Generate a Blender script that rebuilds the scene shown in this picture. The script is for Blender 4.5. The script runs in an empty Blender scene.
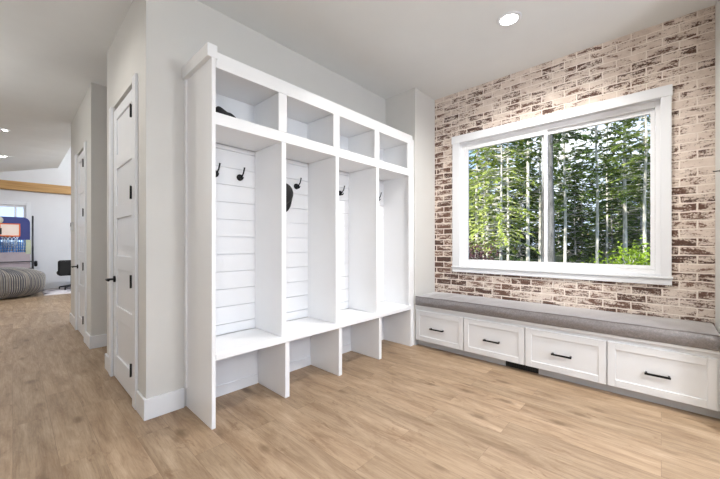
import bpy, math, random
from mathutils import Vector, Matrix, noise as mnoise

PI = math.pi
C = bpy.context.scene.collection
SC = bpy.context.scene

# ------------------------------------------------------------------ helpers
class MB:
    def __init__(s): s.v = []; s.f = []; s.sm = []
    def add(s, vs, fs, smooth=False):
        b = len(s.v); s.v += [tuple(p) for p in vs]
        s.f += [tuple(b + i for i in f) for f in fs]; s.sm += [smooth] * len(fs)
        return s
    def box(s, x0, x1, y0, y1, z0, z1):
        vs = [(x, y, z) for z in (z0, z1) for y in (y0, y1) for x in (x0, x1)]
        return s.add(vs, [(0, 2, 3, 1), (4, 5, 7, 6), (0, 1, 5, 4), (2, 6, 7, 3), (0, 4, 6, 2), (1, 3, 7, 5)])
    def tube(s, pts, r, n=10, cap=True):
        pts = [Vector(p) for p in pts]; rs = r if isinstance(r, (list, tuple)) else [r] * len(pts)
        vs = []; up = None
        for i, p in enumerate(pts):
            d = (pts[min(i + 1, len(pts) - 1)] - pts[max(i - 1, 0)]).normalized()
            if up is None:
                up = Vector((0, 0, 1)) if abs(d.z) < .9 else Vector((1, 0, 0))
            a = d.cross(up).normalized(); b = a.cross(d).normalized(); up = b
            for k in range(n):
                t = 2 * PI * k / n
                vs.append(p + (a * math.cos(t) + b * math.sin(t)) * rs[i])
        fs = []
        for i in range(len(pts) - 1):
            for k in range(n):
                fs.append((i * n + k, i * n + (k + 1) % n, (i + 1) * n + (k + 1) % n, (i + 1) * n + k))
        s.add(vs, fs, True)
        if cap:
            b = len(s.v) - len(vs); m = len(pts) - 1
            s.f.append(tuple(b + k for k in range(n))[::-1]); s.sm.append(False)
            s.f.append(tuple(b + m * n + k for k in range(n))); s.sm.append(False)
        return s
    def lathe(s, prof, o=(0, 0, 0), axis='Z', n=24):
        vs = []
        for r, z in prof:
            for k in range(n):
                t = 2 * PI * k / n; c, q = r * math.cos(t), r * math.sin(t)
                p = {'Z': (c, q, z), 'Y': (q, z, c), 'X': (z, c, q)}[axis]
                vs.append((p[0] + o[0], p[1] + o[1], p[2] + o[2]))
        fs = []
        for i in range(len(prof) - 1):
            for k in range(n):
                fs.append((i * n + k, i * n + (k + 1) % n, (i + 1) * n + (k + 1) % n, (i + 1) * n + k))
        return s.add(vs, fs, True)
    def build(s, name, mat, parent=None, origin=(0, 0, 0), bevel=0, kind=None, seg=2):
        me = bpy.data.meshes.new(name)
        ox, oy, oz = origin
        me.from_pydata([(x - ox, y - oy, z - oz) for x, y, z in s.v], [], s.f)
        me.polygons.foreach_set('use_smooth', s.sm)
        me.update()
        import bmesh
        bm = bmesh.new(); bm.from_mesh(me); bmesh.ops.recalc_face_normals(bm, faces=bm.faces); bm.to_mesh(me); bm.free()
        o = bpy.data.objects.new(name, me); C.objects.link(o)
        me.materials.append(mat)
        if parent is not None: o.parent = parent
        else: o.location = origin
        if kind: o['kind'] = kind
        if bevel:
            m = o.modifiers.new('bevel', 'BEVEL'); m.width = bevel; m.segments = seg; m.limit_method = 'ANGLE'; m.harden_normals = False
        return o

def tag(o, label=None, cat=None, group=None, kind=None):
    if label: o['label'] = label
    if cat: o['category'] = cat
    if group: o['group'] = group
    if kind: o['kind'] = kind
    return o

def thing(name, loc, label=None, cat=None, group=None, kind=None):
    o = bpy.data.objects.new(name, None); C.objects.link(o); o.location = loc; o.empty_display_size = .1
    return tag(o, label, cat, group, kind)

def wall_cells(mb, axis, d0, d1, u0, u1, z0, z1, holes):
    """A wall slab from d0 to d1 on `axis`, spanning u and z, with rectangular holes (ua, ub, za, zb, depth0)."""
    us = sorted({u0, u1, *[h[0] for h in holes], *[h[1] for h in holes]})
    zs = sorted({z0, z1, *[h[2] for h in holes], *[h[3] for h in holes]})
    for i in range(len(us) - 1):
        for k in range(len(zs) - 1):
            uc, zc = (us[i] + us[i + 1]) / 2, (zs[k] + zs[k + 1]) / 2
            a0, a1 = d0, d1
            for h in holes:
                if h[0] < uc < h[1] and h[2] < zc < h[3]:
                    a0 = h[4] if len(h) > 4 else None
            if a0 is None: continue
            if axis == 'X': mb.box(a0, a1, us[i], us[i + 1], zs[k], zs[k + 1])
            else: mb.box(us[i], us[i + 1], a0, a1, zs[k], zs[k + 1])
    return mb

# ------------------------------------------------------------------ materials
def new_mat(name):
    m = bpy.data.materials.new(name); m.use_nodes = True
    nt = m.node_tree; b = nt.nodes['Principled BSDF']
    return m, nt, b

def N(nt, t, **kw):
    n = nt.nodes.new(t)
    for k, v in kw.items(): setattr(n, k, v)
    return n

def L(nt, a, b): nt.links.new(a, b)

def math_node(nt, op, a, b=None, clamp=False):
    n = N(nt, 'ShaderNodeMath', operation=op, use_clamp=clamp)
    for i, v in enumerate((a, b)):
        if v is None: continue
        if hasattr(v, 'is_output') or hasattr(v, 'links'): L(nt, v, n.inputs[i])
        else: n.inputs[i].default_value = v
    return n.outputs[0]

def mixc(nt, fac, a, b, mode='MIX'):
    n = N(nt, 'ShaderNodeMix', data_type='RGBA', blend_type=mode)
    for i, v in ((0, fac), (6, a), (7, b)):
        if hasattr(v, 'links'): L(nt, v, n.inputs[i])
        elif i == 0: n.inputs[0].default_value = v
        else: n.inputs[i].default_value = (*v[:3], 1)
    return n.outputs[2]

def ramp(nt, fac, stops):
    r = N(nt, 'ShaderNodeValToRGB'); e = r.color_ramp.elements
    while len(e) < len(stops): e.new(.5)
    for q, (p, c) in zip(e, stops): q.position = p; q.color = (*c, 1) if len(c) == 3 else c
    L(nt, fac, r.inputs[0]); return r.outputs[0]

def noise(nt, vec, scale, detail=4, rough=.55, dist=0):
    n = N(nt, 'ShaderNodeTexNoise'); n.inputs['Scale'].default_value = scale
    n.inputs['Detail'].default_value = detail; n.inputs['Roughness'].default_value = rough
    n.inputs['Distortion'].default_value = dist
    if vec is not None: L(nt, vec, n.inputs['Vector'])
    return n

def mapping(nt, vec, scale=(1, 1, 1), loc=(0, 0, 0), rot=(0, 0, 0)):
    n = N(nt, 'ShaderNodeMapping'); n.inputs['Scale'].default_value = scale
    n.inputs['Location'].default_value = loc; n.inputs['Rotation'].default_value = rot
    L(nt, vec, n.inputs['Vector']); return n.outputs[0]

def objco(nt): return N(nt, 'ShaderNodeTexCoord').outputs['Object']

def ramp_fac(nt, v, a, b):
    n = N(nt, 'ShaderNodeMapRange'); n.interpolation_type = 'SMOOTHSTEP'
    n.inputs['From Min'].default_value = a; n.inputs['From Max'].default_value = b; L(nt, v, n.inputs['Value']); return n.outputs[0]

def bump(nt, b, height, strength=.3, dist=.01):
    n = N(nt, 'ShaderNodeBump'); n.inputs['Strength'].default_value = strength; n.inputs['Distance'].default_value = dist
    L(nt, height, n.inputs['Height']); L(nt, n.outputs[0], b.inputs['Normal'])

def paint(name, col, rough=.5, var=.02, bscale=180, bstr=.05, metal=0, spec=.5):
    m, nt, b = new_mat(name); co = objco(nt)
    n = noise(nt, co, 3, 3)
    c2 = tuple(max(0, x * (1 - var * 2)) for x in col); c1 = tuple(min(1, x * (1 + var)) for x in col)
    L(nt, ramp(nt, n.outputs['Fac'], [(.3, c2), (.7, c1)]), b.inputs['Base Color'])
    b.inputs['Roughness'].default_value = rough; b.inputs['Metallic'].default_value = metal
    b.inputs['Specular IOR Level'].default_value = spec
    if bstr:
        n2 = noise(nt, co, bscale, 2); bump(nt, b, n2.outputs['Fac'], bstr, .002)
    return m

M = {}
M['wall'] = paint('wall_paint', (.62, .61, .585), .7, .01, 120, .06)
M['ceil'] = paint('ceiling_paint', (.75, .765, .765), .85, .01, 60, .25)
M['white'] = paint('white_paint', (.80, .805, .815), .35, .008, 40, .015)
M['trim'] = paint('trim_paint', (.73, .745, .77), .3, .008, 40, .015)
M['bench'] = paint('bench_paint', (.71, .715, .725), .4, .01, 40, .02)
M['vinyl'] = paint('window_vinyl', (.78, .785, .80), .3, .005, 40, .01)
M['black'] = paint('black_metal', (.012, .012, .013), .38, .05, 200, .03, .6)
M['blackfabric'] = paint('black_fabric', (.012, .012, .013), .85, .2, 300, .4)
M['vent'] = paint('black_vent', (.01, .01, .01), .6, .05, 60, .1)
M['toe'] = paint('toe_kick_paint', (.55, .555, .57), .5, .02, 40, .02)
M['farwall'] = paint('living_wall_paint', (.72, .73, .76), .7, .01, 120, .05)
M['steel'] = paint('dark_grey_steel', (.06, .06, .065), .4, .05, 120, .05, .7)
M['blackleather'] = paint('black_leather', (.008, .008, .009), .8, .1, 90, .3)
M['grey_plastic'] = paint('grey_plastic', (.5, .51, .52), .4, .02, 60, .02)
M['socket'] = paint('outlet_white', (.85, .85, .84), .35, .01, 60, .02)

def mat_brick():
    m, nt, b = new_mat('whitewashed_brick'); co = objco(nt)
    sep = N(nt, 'ShaderNodeSeparateXYZ'); L(nt, co, sep.inputs[0])
    cmb = N(nt, 'ShaderNodeCombineXYZ'); L(nt, sep.outputs['Y'], cmb.inputs[0]); L(nt, sep.outputs['Z'], cmb.inputs[1])
    dn = noise(nt, co, 16, 3)
    off = N(nt, 'ShaderNodeVectorMath', operation='MULTIPLY_ADD'); L(nt, dn.outputs['Color'], off.inputs[0])
    off.inputs[1].default_value = (.016, .013, 0); L(nt, cmb.outputs[0], off.inputs[2])
    def brick(mortar, smooth):
        k = N(nt, 'ShaderNodeTexBrick'); k.offset = .5; k.inputs['Scale'].default_value = 1
        k.inputs['Brick Width'].default_value = .212; k.inputs['Row Height'].default_value = .0735
        k.inputs['Mortar Size'].default_value = mortar; k.inputs['Mortar Smooth'].default_value = smooth
        k.inputs['Color1'].default_value = (0, 0, 0, 1); k.inputs['Color2'].default_value = (1, 1, 1, 1); k.inputs['Mortar'].default_value = (.5, .5, .5, 1)
        k.inputs['Bias'].default_value = 0
        L(nt, off.outputs[0], k.inputs['Vector']); return k
    k = brick(.0075, .35)
    rnd = N(nt, 'ShaderNodeSeparateColor'); L(nt, k.outputs['Color'], rnd.inputs[0]); rv = rnd.outputs[0]
    # brick clay
    n1 = noise(nt, co, 55, 5, .65)
    clay = ramp(nt, math_node(nt, 'ADD', math_node(nt, 'MULTIPLY', rv, .45), math_node(nt, 'MULTIPLY', n1.outputs['Fac'], .6)),
                [(.15, (.05, .034, .03)), (.4, (.115, .066, .050)), (.65, (.185, .108, .08)), (.95, (.27, .18, .135))])
    # white wash: patches + streaks + per brick, thicker towards the top
    st = mapping(nt, co, (1, 7, 24)); n2 = noise(nt, st, 1.0, 8, .72, .6)
    n3 = noise(nt, co, 1.6, 3, .5); n4 = noise(nt, co, 70, 4, .7)
    w = math_node(nt, 'MULTIPLY', n2.outputs['Fac'], 1.9)
    w = math_node(nt, 'ADD', w, math_node(nt, 'MULTIPLY', n3.outputs['Fac'], .55))
    w = math_node(nt, 'ADD', w, math_node(nt, 'MULTIPLY', n4.outputs['Fac'], .9))
    w = math_node(nt, 'ADD', w, math_node(nt, 'MULTIPLY', rv, .22))
    w = math_node(nt, 'ADD', w, math_node(nt, 'MULTIPLY', sep.outputs['Z'], .055))
    w = math_node(nt, 'ADD', w, math_node(nt, 'MULTIPLY', sep.outputs['Y'], -.05))
    wr = N(nt, 'ShaderNodeMapRange'); wr.interpolation_type = 'SMOOTHSTEP'
    wr.inputs['From Min'].default_value = 1.70; wr.inputs['From Max'].default_value = 1.92; L(nt, w, wr.inputs['Value'])
    fac = math_node(nt, 'MAXIMUM', wr.outputs[0], k.outputs['Fac'])
    wash = ramp(nt, noise(nt, co, 9, 5, .6).outputs['Fac'], [(.3, (.60, .50, .43)), (.7, (.76, .665, .59))])
    col = mixc(nt, math_node(nt, 'MULTIPLY', fac, .97), clay, wash)
    k2 = brick(.0055, .5)
    col = mixc(nt, math_node(nt, 'MULTIPLY', k2.outputs['Fac'], .8), col, (.82, .75, .68))
    L(nt, col, b.inputs['Base Color']); b.inputs['Roughness'].default_value = .9; b.inputs['Specular IOR Level'].default_value = .2
    hgt = math_node(nt, 'ADD', math_node(nt, 'MULTIPLY', k.outputs['Fac'], -.8), math_node(nt, 'MULTIPLY', n4.outputs['Fac'], .5))
    hgt = math_node(nt, 'ADD', hgt, math_node(nt, 'MULTIPLY', wr.outputs[0], .25))
    bump(nt, b, hgt, .55, .007)
    return m
M['brick'] = mat_brick()

def mat_floor():
    m, nt, b = new_mat('oak_plank_floor'); co = objco(nt)
    sw = N(nt, 'ShaderNodeSeparateXYZ'); L(nt, co, sw.inputs[0])
    cmb = N(nt, 'ShaderNodeCombineXYZ'); L(nt, sw.outputs['Y'], cmb.inputs[0]); L(nt, sw.outputs['X'], cmb.inputs[1])
    k = N(nt, 'ShaderNodeTexBrick'); k.offset = .37; k.offset_frequency = 2; k.inputs['Scale'].default_value = 1
    k.inputs['Brick Width'].default_value = 1.25; k.inputs['Row Height'].default_value = .185
    k.inputs['Mortar Size'].default_value = .0012; k.inputs['Mortar Smooth'].default_value = .3
    k.inputs['Color1'].default_value = (0, 0, 0, 1); k.inputs['Color2'].default_value = (1, 1, 1, 1); k.inputs['Mortar'].default_value = (.5, .5, .5, 1)
    L(nt, cmb.outputs[0], k.inputs['Vector'])
    sc = N(nt, 'ShaderNodeSeparateColor'); L(nt, k.outputs['Color'], sc.inputs[0]); rv = sc.outputs[0]
    # shift the grain on each plank
    sh = N(nt, 'ShaderNodeCombineXYZ'); L(nt, math_node(nt, 'MULTIPLY', rv, 7.3), sh.inputs[0]); L(nt, math_node(nt, 'MULTIPLY', rv, 13.1), sh.inputs[1])
    ad = N(nt, 'ShaderNodeVectorMath', operation='ADD'); L(nt, co, ad.inputs[0]); L(nt, sh.outputs[0], ad.inputs[1])
    g1 = noise(nt, mapping(nt, ad.outputs[0], (11, 1.7, 1)), 1.0, 8, .72, .45)
    g2 = noise(nt, mapping(nt, ad.outputs[0], (110, 5.0, 1)), 1.0, 5, .75, .3)
    g3 = noise(nt, mapping(nt, ad.outputs[0], (13, 5, 1)), 1.0, 6, .7, .7)
    base = ramp(nt, g1.outputs['Fac'], [(.28, (.17, .11, .062)), (.40, (.262, .178, .111)), (.52, (.342, .246, .160)), (.68, (.445, .334, .230))])
    base = mixc(nt, math_node(nt, 'MULTIPLY', ramp_fac(nt, g2.outputs['Fac'], .42, .66), .42), base, (.22, .145, .09), 'MIX')
    tone = ramp(nt, rv, [(0, (.88, .88, .87)), (.5, (.97, .96, .95)), (1, (1.06, 1.05, 1.04))])
    base = mixc(nt, 1.0, base, tone, 'MULTIPLY')
    kn = ramp(nt, g3.outputs['Fac'], [(.58, (0, 0, 0)), (.70, (1, 1, 1))])
    ks = N(nt, 'ShaderNodeSeparateColor'); L(nt, kn, ks.inputs[0])
    base = mixc(nt, math_node(nt, 'MULTIPLY', ks.outputs[0], .7), base, (.17, .095, .05))
    vo = N(nt, 'ShaderNodeTexVoronoi'); vo.inputs['Scale'].default_value = 1; vo.inputs['Randomness'].default_value = 1
    dn = noise(nt, co, 18, 3)
    va = N(nt, 'ShaderNodeVectorMath', operation='MULTIPLY_ADD'); L(nt, dn.outputs['Color'], va.inputs[0]); va.inputs[1].default_value = (.16, .16, 0)
    L(nt, mapping(nt, ad.outputs[0], (5.2, 2.4, 1)), va.inputs[2]); L(nt, va.outputs[0], vo.inputs['Vector'])
    kd = math_node(nt, 'SUBTRACT', 1.0, ramp_fac(nt, vo.outputs['Distance'], .03, .24))
    base = mixc(nt, math_node(nt, 'MULTIPLY', kd, .75), base, (.13, .078, .042))
    base = mixc(nt, math_node(nt, 'MULTIPLY', k.outputs['Fac'], .6), base, (.14, .085, .05))
    L(nt, base, b.inputs['Base Color'])
    L(nt, ramp(nt, g2.outputs['Fac'], [(.3, (.38, .38, .38)), (.7, (.52, .52, .52))]), b.inputs['Roughness'])
    b.inputs['Specular IOR Level'].default_value = .35
    h = math_node(nt, 'SUBTRACT', math_node(nt, 'MULTIPLY', g2.outputs['Fac'], .35), k.outputs['Fac'])
    bump(nt, b, h, .25, .002)
    return m
M['floor'] = mat_floor()

def mat_wood_beam():
    m, nt, b = new_mat('honey_wood_beam'); co = objco(nt)
    g = noise(nt, mapping(nt, co, (1.2, 20, 22)), 1, 5, .6, .6)
    L(nt, ramp(nt, g.outputs['Fac'], [(.3, (.36, .19, .06)), (.7, (.58, .35, .14))]), b.inputs['Base Color'])
    b.inputs['Roughness'].default_value = .5; return m
M['beam'] = mat_wood_beam()

def mat_cushion():
    m, nt, b = new_mat('grey_linen_cushion'); co = objco(nt)
    w1 = noise(nt, mapping(nt, co, (500, 160, 500)), 1, 2, .6); w2 = noise(nt, mapping(nt, co, (160, 600, 160)), 1, 2, .6)
    t = math_node(nt, 'ADD', math_node(nt, 'MULTIPLY', w1.outputs['Fac'], .5), math_node(nt, 'MULTIPLY', w2.outputs['Fac'], .5))
    n = noise(nt, co, 60, 4, .7)
    t2 = math_node(nt, 'ADD', math_node(nt, 'MULTIPLY', t, .7), math_node(nt, 'MULTIPLY', n.outputs['Fac'], .3))
    L(nt, ramp(nt, t2, [(.36, (.08, .072, .073)), (.5, (.16, .146, .149)), (.64, (.29, .268, .273))]), b.inputs['Base Color'])
    b.inputs['Roughness'].default_value = .5; b.inputs['Specular IOR Level'].default_value = .6
    b.inputs['Sheen Weight'].default_value = 1; b.inputs['Sheen Roughness'].default_value = .35
    b.inputs['Coat Weight'].default_value = .9; b.inputs['Coat Roughness'].default_value = .33; b.inputs['Coat IOR'].default_value = 1.6
    bump(nt, b, t2, .3, .002); return m
M['cushion'] = mat_cushion()
M['piping'] = paint('grey_piping', (.15, .135, .13), .8, .05, 200, .2)

def mat_glass():
    m = bpy.data.materials.new('window_glass'); m.use_nodes = True; nt = m.node_tree; nt.nodes.clear()
    o = N(nt, 'ShaderNodeOutputMaterial'); tr = N(nt, 'ShaderNodeBsdfTransparent'); tr.inputs[0].default_value = (.97, .985, .98, 1)
    gl = N(nt, 'ShaderNodeBsdfGlossy'); gl.inputs['Roughness'].default_value = .02
    fr = N(nt, 'ShaderNodeFresnel'); fr.inputs[0].default_value = 1.3
    mx = N(nt, 'ShaderNodeMixShader'); L(nt, fr.outputs[0], mx.inputs[0]); L(nt, tr.outputs[0], mx.inputs[1]); L(nt, gl.outputs[0], mx.inputs[2])
    L(nt, mx.outputs[0], o.inputs[0]); return m
M['glass'] = mat_glass()

def emis(name, col, st):
    m, nt, b = new_mat(name); b.inputs['Base Color'].default_value = (*col, 1)
    b.inputs['Emission Color'].default_value = (*col, 1); b.inputs['Emission Strength'].default_value = st; return m
M['lamp'] = emis('lit_lamp_lens', (1, .97, .90), 9)

def mat_leaf(name, c0, c1, c2, trans=.35):
    m = bpy.data.materials.new(name); m.use_nodes = True; nt = m.node_tree; nt.nodes.clear()
    o = N(nt, 'ShaderNodeOutputMaterial'); co = objco(nt)
    n = noise(nt, co, 1.7, 4, .65); n2 = noise(nt, co, 14, 2, .6)
    oi = N(nt, 'ShaderNodeObjectInfo')
    f = math_node(nt, 'ADD', math_node(nt, 'MULTIPLY', n.outputs['Fac'], .55), math_node(nt, 'MULTIPLY', n2.outputs['Fac'], .35))
    f = math_node(nt, 'ADD', f, math_node(nt, 'MULTIPLY', oi.outputs['Random'], .16))
    col = ramp(nt, f, [(.35, c0), (.52, c1), (.68, c2)])
    d = N(nt, 'ShaderNodeBsdfDiffuse'); t = N(nt, 'ShaderNodeBsdfTranslucent'); L(nt, col, d.inputs[0]); L(nt, col, t.inputs[0])
    mx = N(nt, 'ShaderNodeMixShader'); mx.inputs[0].default_value = trans
    L(nt, d.outputs[0], mx.inputs[1]); L(nt, t.outputs[0], mx.inputs[2]); L(nt, mx.outputs[0], o.inputs[0]); return m
M['needle'] = mat_leaf('fir_needles', (.03, .065, .025), (.13, .195, .045), (.40, .47, .12))
M['needledark'] = mat_leaf('dark_fir_needles', (.016, .036, .018), (.06, .10, .03), (.20, .27, .075))
M['leafbright'] = mat_leaf('bright_leaves', (.08, .13, .025), (.36, .43, .09), (.70, .74, .26))
M['shrubgreen'] = mat_leaf('shrub_leaves', (.14, .22, .02), (.30, .42, .04), (.50, .58, .10))
M['shrubred'] = mat_leaf('dark_red_leaves', (.035, .015, .02), (.09, .04, .045), (.20, .12, .11))

def mat_bark(name, c0, c1):
    m, nt, b = new_mat(name); co = objco(nt)
    n = noise(nt, mapping(nt, co, (9, 9, 1.5)), 1, 5, .7, .6)
    L(nt, ramp(nt, n.outputs['Fac'], [(.35, c0), (.62, c1)]), b.inputs['Base Color']); b.inputs['Roughness'].default_value = .9
    bump(nt, b, n.outputs['Fac'], .5, .03); return m
M['barkpale'] = mat_bark('pale_bark', (.30, .275, .24), (.68, .64, .57))
M['barkgrey'] = mat_bark('grey_bark', (.16, .15, .14), (.42, .40, .37))
M['barkdark'] = mat_bark('dark_bark', (.045, .042, .042), (.15, .145, .145))

def mat_ground():
    m, nt, b = new_mat('forest_ground'); co = objco(nt)
    n = noise(nt, co, .6, 6, .7)
    L(nt, ramp(nt, n.outputs['Fac'], [(.35, (.05, .05, .025)), (.55, (.10, .12, .04)), (.7, (.22, .2, .12))]), b.inputs['Base Color'])
    b.inputs['Roughness'].default_value = 1; return m
M['ground'] = mat_ground()

# ------------------------------------------------------------------ camera
F, CX, CY, A, H0 = 323.42, 360.0, 243.37, .7499, 1.27
cam = bpy.data.cameras.new('camera'); co_ = bpy.data.objects.new('camera', cam); C.objects.link(co_)
cam.sensor_width = 36; cam.lens = F / 720 * 36; cam.shift_y = (CY - 239.5) / 720; cam.clip_start = .05; cam.clip_end = 500
co_.location = (0, 0, H0); co_.rotation_euler = (PI / 2, 0, A - PI / 2); SC.camera = co_
sA, cA = math.sin(A), math.cos(A)
def away(px, depth):
    """ground position of something seen at image column px, `depth` metres ahead"""
    r = (px - CX) / F * depth
    return (r * sA + depth * cA, -r * cA + depth * sA)

CEIL = 3.2115
YW, YF, YU = 2.7146, 2.2454, 2.28
XB, XR = 3.90, 3.418
YR = -.322
XH = .654

# ------------------------------------------------------------------ room shell
S = 'structure'
MB().box(-4.1, 5.1, -3.4, 12.7, -.12, 0).build('floor', M['floor'], kind=S)
c = MB(); c.box(-1.7, 4.1, -3.4, 7.0, CEIL, CEIL + .2)
# the hall ceiling runs on into the living room and tilts slightly
def tilt(x0, x1):
    n = 8; vs = []; fs = []
    for i in range(n + 1):
        y = 7.0 + 5.5 * i / n; f = i / n
        for x in (x0, x1):
            ze = 3.404 + (3.114 - 3.404) * (x - .873) / (-.225 - .873)
            ze = max(ze, 2.95)
            xx = x if x < .7 else .79 + .083 * f
            z = CEIL + (ze - CEIL) * f
            vs += [(xx, y, z), (xx, y, z + .2)]
    for i in range(n):
        a, b2 = i * 4, (i + 1) * 4
        fs += [(a, a + 2, b2 + 2, b2), (a + 1, b2 + 1, b2 + 3, a + 3), (a, b2, b2 + 1, a + 1), (a + 2, a + 3, b2 + 3, b2 + 2)]
    fs += [(0, 1, 3, 2), (n * 4, n * 4 + 2, n * 4 + 3, n * 4 + 1)]
    return vs, fs
c.add(*tilt(-.225, .873)); c.add(*tilt(-4.1, -.225))
c.build('ceiling', M['ceil'], kind=S)
MB().box(-4.1, 5.1, 7.0, 12.7, 4.9, 5.1).build('ceiling_vault', M['ceil'], kind=S)

WIN = (-.035, 1.935, .975, 2.60)            # rough opening of the window in the brick wall
w = MB(); wall_cells(w, 'X', XB, XB + .16, YR, YF, 0, CEIL, [WIN]); w.build('wall_right', M['brick'], kind=S)
MB().box(.654, 4.06, YW, YW + .14, 0, CEIL).build('wall_back', M['wall'], kind=S)
MB().box(XR, 4.06, YF, YW, 0, CEIL).build('wall_return', M['wall'], kind=S)
MB().box(3.2, 4.06, YR - .15, YR, 0, CEIL).build('wall_alcove', M['wall'], kind=S)
D1 = (3.03, 3.83, 0, 2.565)
w = MB(); wall_cells(w, 'X', XH, XH + .14, YW + .14, 4.13, 0, CEIL, [(D1[0], D1[1], 0, D1[3], XH + .06)])
w.build('wall_hall', M['wall'], kind=S)
D2 = (5.46, 6.26, 0, 2.565); XH2 = .643
w = MB(); wall_cells(w, 'X', XH2, XH2 + .14, 5.03, 7.0, 0, CEIL, [(D2[0], D2[1], 0, D2[3], XH2 + .06)])
w.build('wall_passage', M['wall'], kind=S)
w = MB(); w.box(XH + .14, 2.1, 4.0, 4.13, 0, CEIL); w.box(2.1, 2.2, 4.0, 5.15, 0, CEIL); w.box(XH2 + .14, 2.1, 5.03, 5.15, 0, CEIL)
w.build('wall_recess', M['wall'], kind=S)
MB().box(XH2 + .14, 5.1, 6.88, 7.0, 0, 4.9).build('wall_living_near', M['farwall'], kind=S)
W2 = (-.95, .243, 1.25, 2.28)
w = MB(); wall_cells(w, 'Y', 12.5, 12.7, -4.1, 5.1, 0, 4.9, [W2]); w.build('wall_far', M['farwall'], kind=S)
MB().box(-1.82, -1.7, -3.4, 7.0, 0, CEIL + .2).build('wall_left', M['wall'], kind=S)
w = MB(); w.box(-4.1, -4.0, 7.0, 12.5, 0, 4.9); w.box(-4.0, -1.82, 6.88, 7.0, 0, 4.9); w.box(-1.82, .79, 6.88, 7.0, CEIL + .2, 4.9)
w.build('wall_living_left', M['farwall'], kind=S)

# baseboards
def base(name, x0, x1, y0, y1, hh=.15): return MB().box(x0, x1, y0, y1, 0, hh).build(name, M['trim'], bevel=.003, kind=S)
base('baseboard_back', XH - .016, .905, YW - .016, YW)
b_ = MB(); b_.box(XH - .016, XH, YW, D1[0] - .105, 0, .15); b_.box(XH - .016, XH, D1[1] + .105, 4.146, 0, .15)
b_.build('baseboard_hall', M['trim'], bevel=.003, kind=S)
b_ = MB(); b_.box(XH2 - .016, 2.1, 5.014, 5.03, 0, .15); b_.box(XH2 - .016, XH2, 5.03, D2[0] - .105, 0, .15); b_.box(XH2 - .016, XH2, D2[1] + .105, 7.0, 0, .15)
b_.build('baseboard_passage', M['trim'], bevel=.003, kind=S)
base('baseboard_far', -4.0, 5.1, 12.484, 12.5, .16)
base('baseboard_recess', XH, 2.1, 4.13, 4.146)

# wooden beam across the far wall
MB().box(-4.0, 5.1, 12.36, 12.5, 2.672, 2.90).build('trim_1', M['beam'], bevel=.008, kind=S)

# ------------------------------------------------------------------ interior doors
def door(name, X, d, lever_label):
    y0, y1, _, zt = d
    t = thing(name, (X, (y0 + y1) / 2, 0), kind=S); o = t.location
    k = MB(); k.box(X - .02, X, y0 - .10, y0 - .004, 0, zt + .005); k.box(X - .02, X, y1 + .004, y1 + .10, 0, zt + .005)
    k.build('door_casing', M['trim'], t, o, .003)
    # slab: stiles, rails and five recessed panels
    a, b2 = y0 + .004, y1 - .004; xf = X + .003; zb, zh = .012, zt - .042
    k = MB(); k.box(xf + .012, xf + .036, a, b2, zb, zh)
    st = .105; k.box(xf, xf + .013, a, a + st, zb, zh); k.box(xf, xf + .013, b2 - st, b2, zb, zh)
    tops = [2.425, 1.962, 1.499, 1.03, .566]; bots = [2.09, 1.625, 1.157, .69, .226]
    rails = [(tops[0], zh)] + [(tops[i + 1], bots[i]) for i in range(4)] + [(zb, bots[4])]
    for r0, r1 in rails: k.box(xf, xf + .013, a + st, b2 - st, r0, r1)
    k.build('door_slab', M['trim'], t, o, .004)
    for z in (2.31, 1.67, .97, .275):
        k = MB(); k.tube([(X - .026, y0 + .012, z - .052), (X - .026, y0 + .012, z + .052)], .0055, 10)
        k.box(X - .026, X + .002, y0 + .010, y0 + .014, z - .05, z + .05)
        h = k.build('hinge', M['black'], t, o); h['label'] = 'black butt hinge'
    k = MB(); yy = y1 - .07; zz = .935
    k.lathe([(0, X - .012), (.026, X - .012), (.03, X - .008), (.03, X + .004)], (0, yy, zz), 'X', 20)
    hd = k.build('door_handle', M['black'], t, o); hd['label'] = lever_label
    k = MB(); k.tube([(X - .01, yy, zz), (X - .058, yy, zz), (X - .066, yy - .012, zz), (X - .066, yy - .115, zz)], .0095, 10)
    k.build('lever', M['black'], hd)
    for q in hd.children: q.location = (-o[0], -o[1], -o[2])
    return t
door('door_1', XH, D1, 'black door handle')
door('door_2', XH2, D2, 'black door handle')

# thermostat on the passage wall
k = MB(); k.box(XH2 - .028, XH2, 6.66, 6.76, 1.47, 1.60)
t = k.build('thermostat', M['grey_plastic'], origin=(XH2, 6.71, 1.535), bevel=.006)
tag(t, 'small light grey thermostat on the wall past the farther door', 'thermostat')
MB().box(XH2 - .031, XH2 - .0275, 6.675, 6.745, 1.53, 1.585).build('display', M['vent'], t, (XH2, 6.71, 1.535))

# ------------------------------------------------------------------ window
XG = XB + .085
w1 = thing('window_1', (XB, .955, .975), kind=S); o = w1.location
k = MB(); k.box(XB - .02, XB, -.066, .004, .978, 2.552); k.box(XB - .02, XB, 1.888, 1.982, .978, 2.552)
k.build('side_casing', M['trim'], w1, o, .003)
k = MB(); k.box(XB - .026, XB, -.072, 1.99, 2.552, 2.646); k.build('head_casing', M['trim'], w1, o, .003)
k = MB(); k.box(XB - .032, XB + .02, -.075, 1.99, .960, .978); k.build('window_sill', M['trim'], w1, o, .004)
k = MB(); k.box(XB - .02, XB, -.068, 1.982, .905, .959); k.build('apron', M['trim'], w1, o, .003)
k = MB(); k.box(XB, XB + .05, -.033, .004, .978, 2.598); k.box(XB, XB + .05, 1.888, 1.933, .978, 2.598)
k.box(XB, XB + .05, .004, 1.888, 2.553, 2.598); k.box(XB + .021, XB + .05, .004, 1.888, .978, .998)
k.build('jamb', M['trim'], w1, o)
k = MB(); y0, y1, z0, z1 = -.033, 1.933, .978, 2.598
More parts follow.
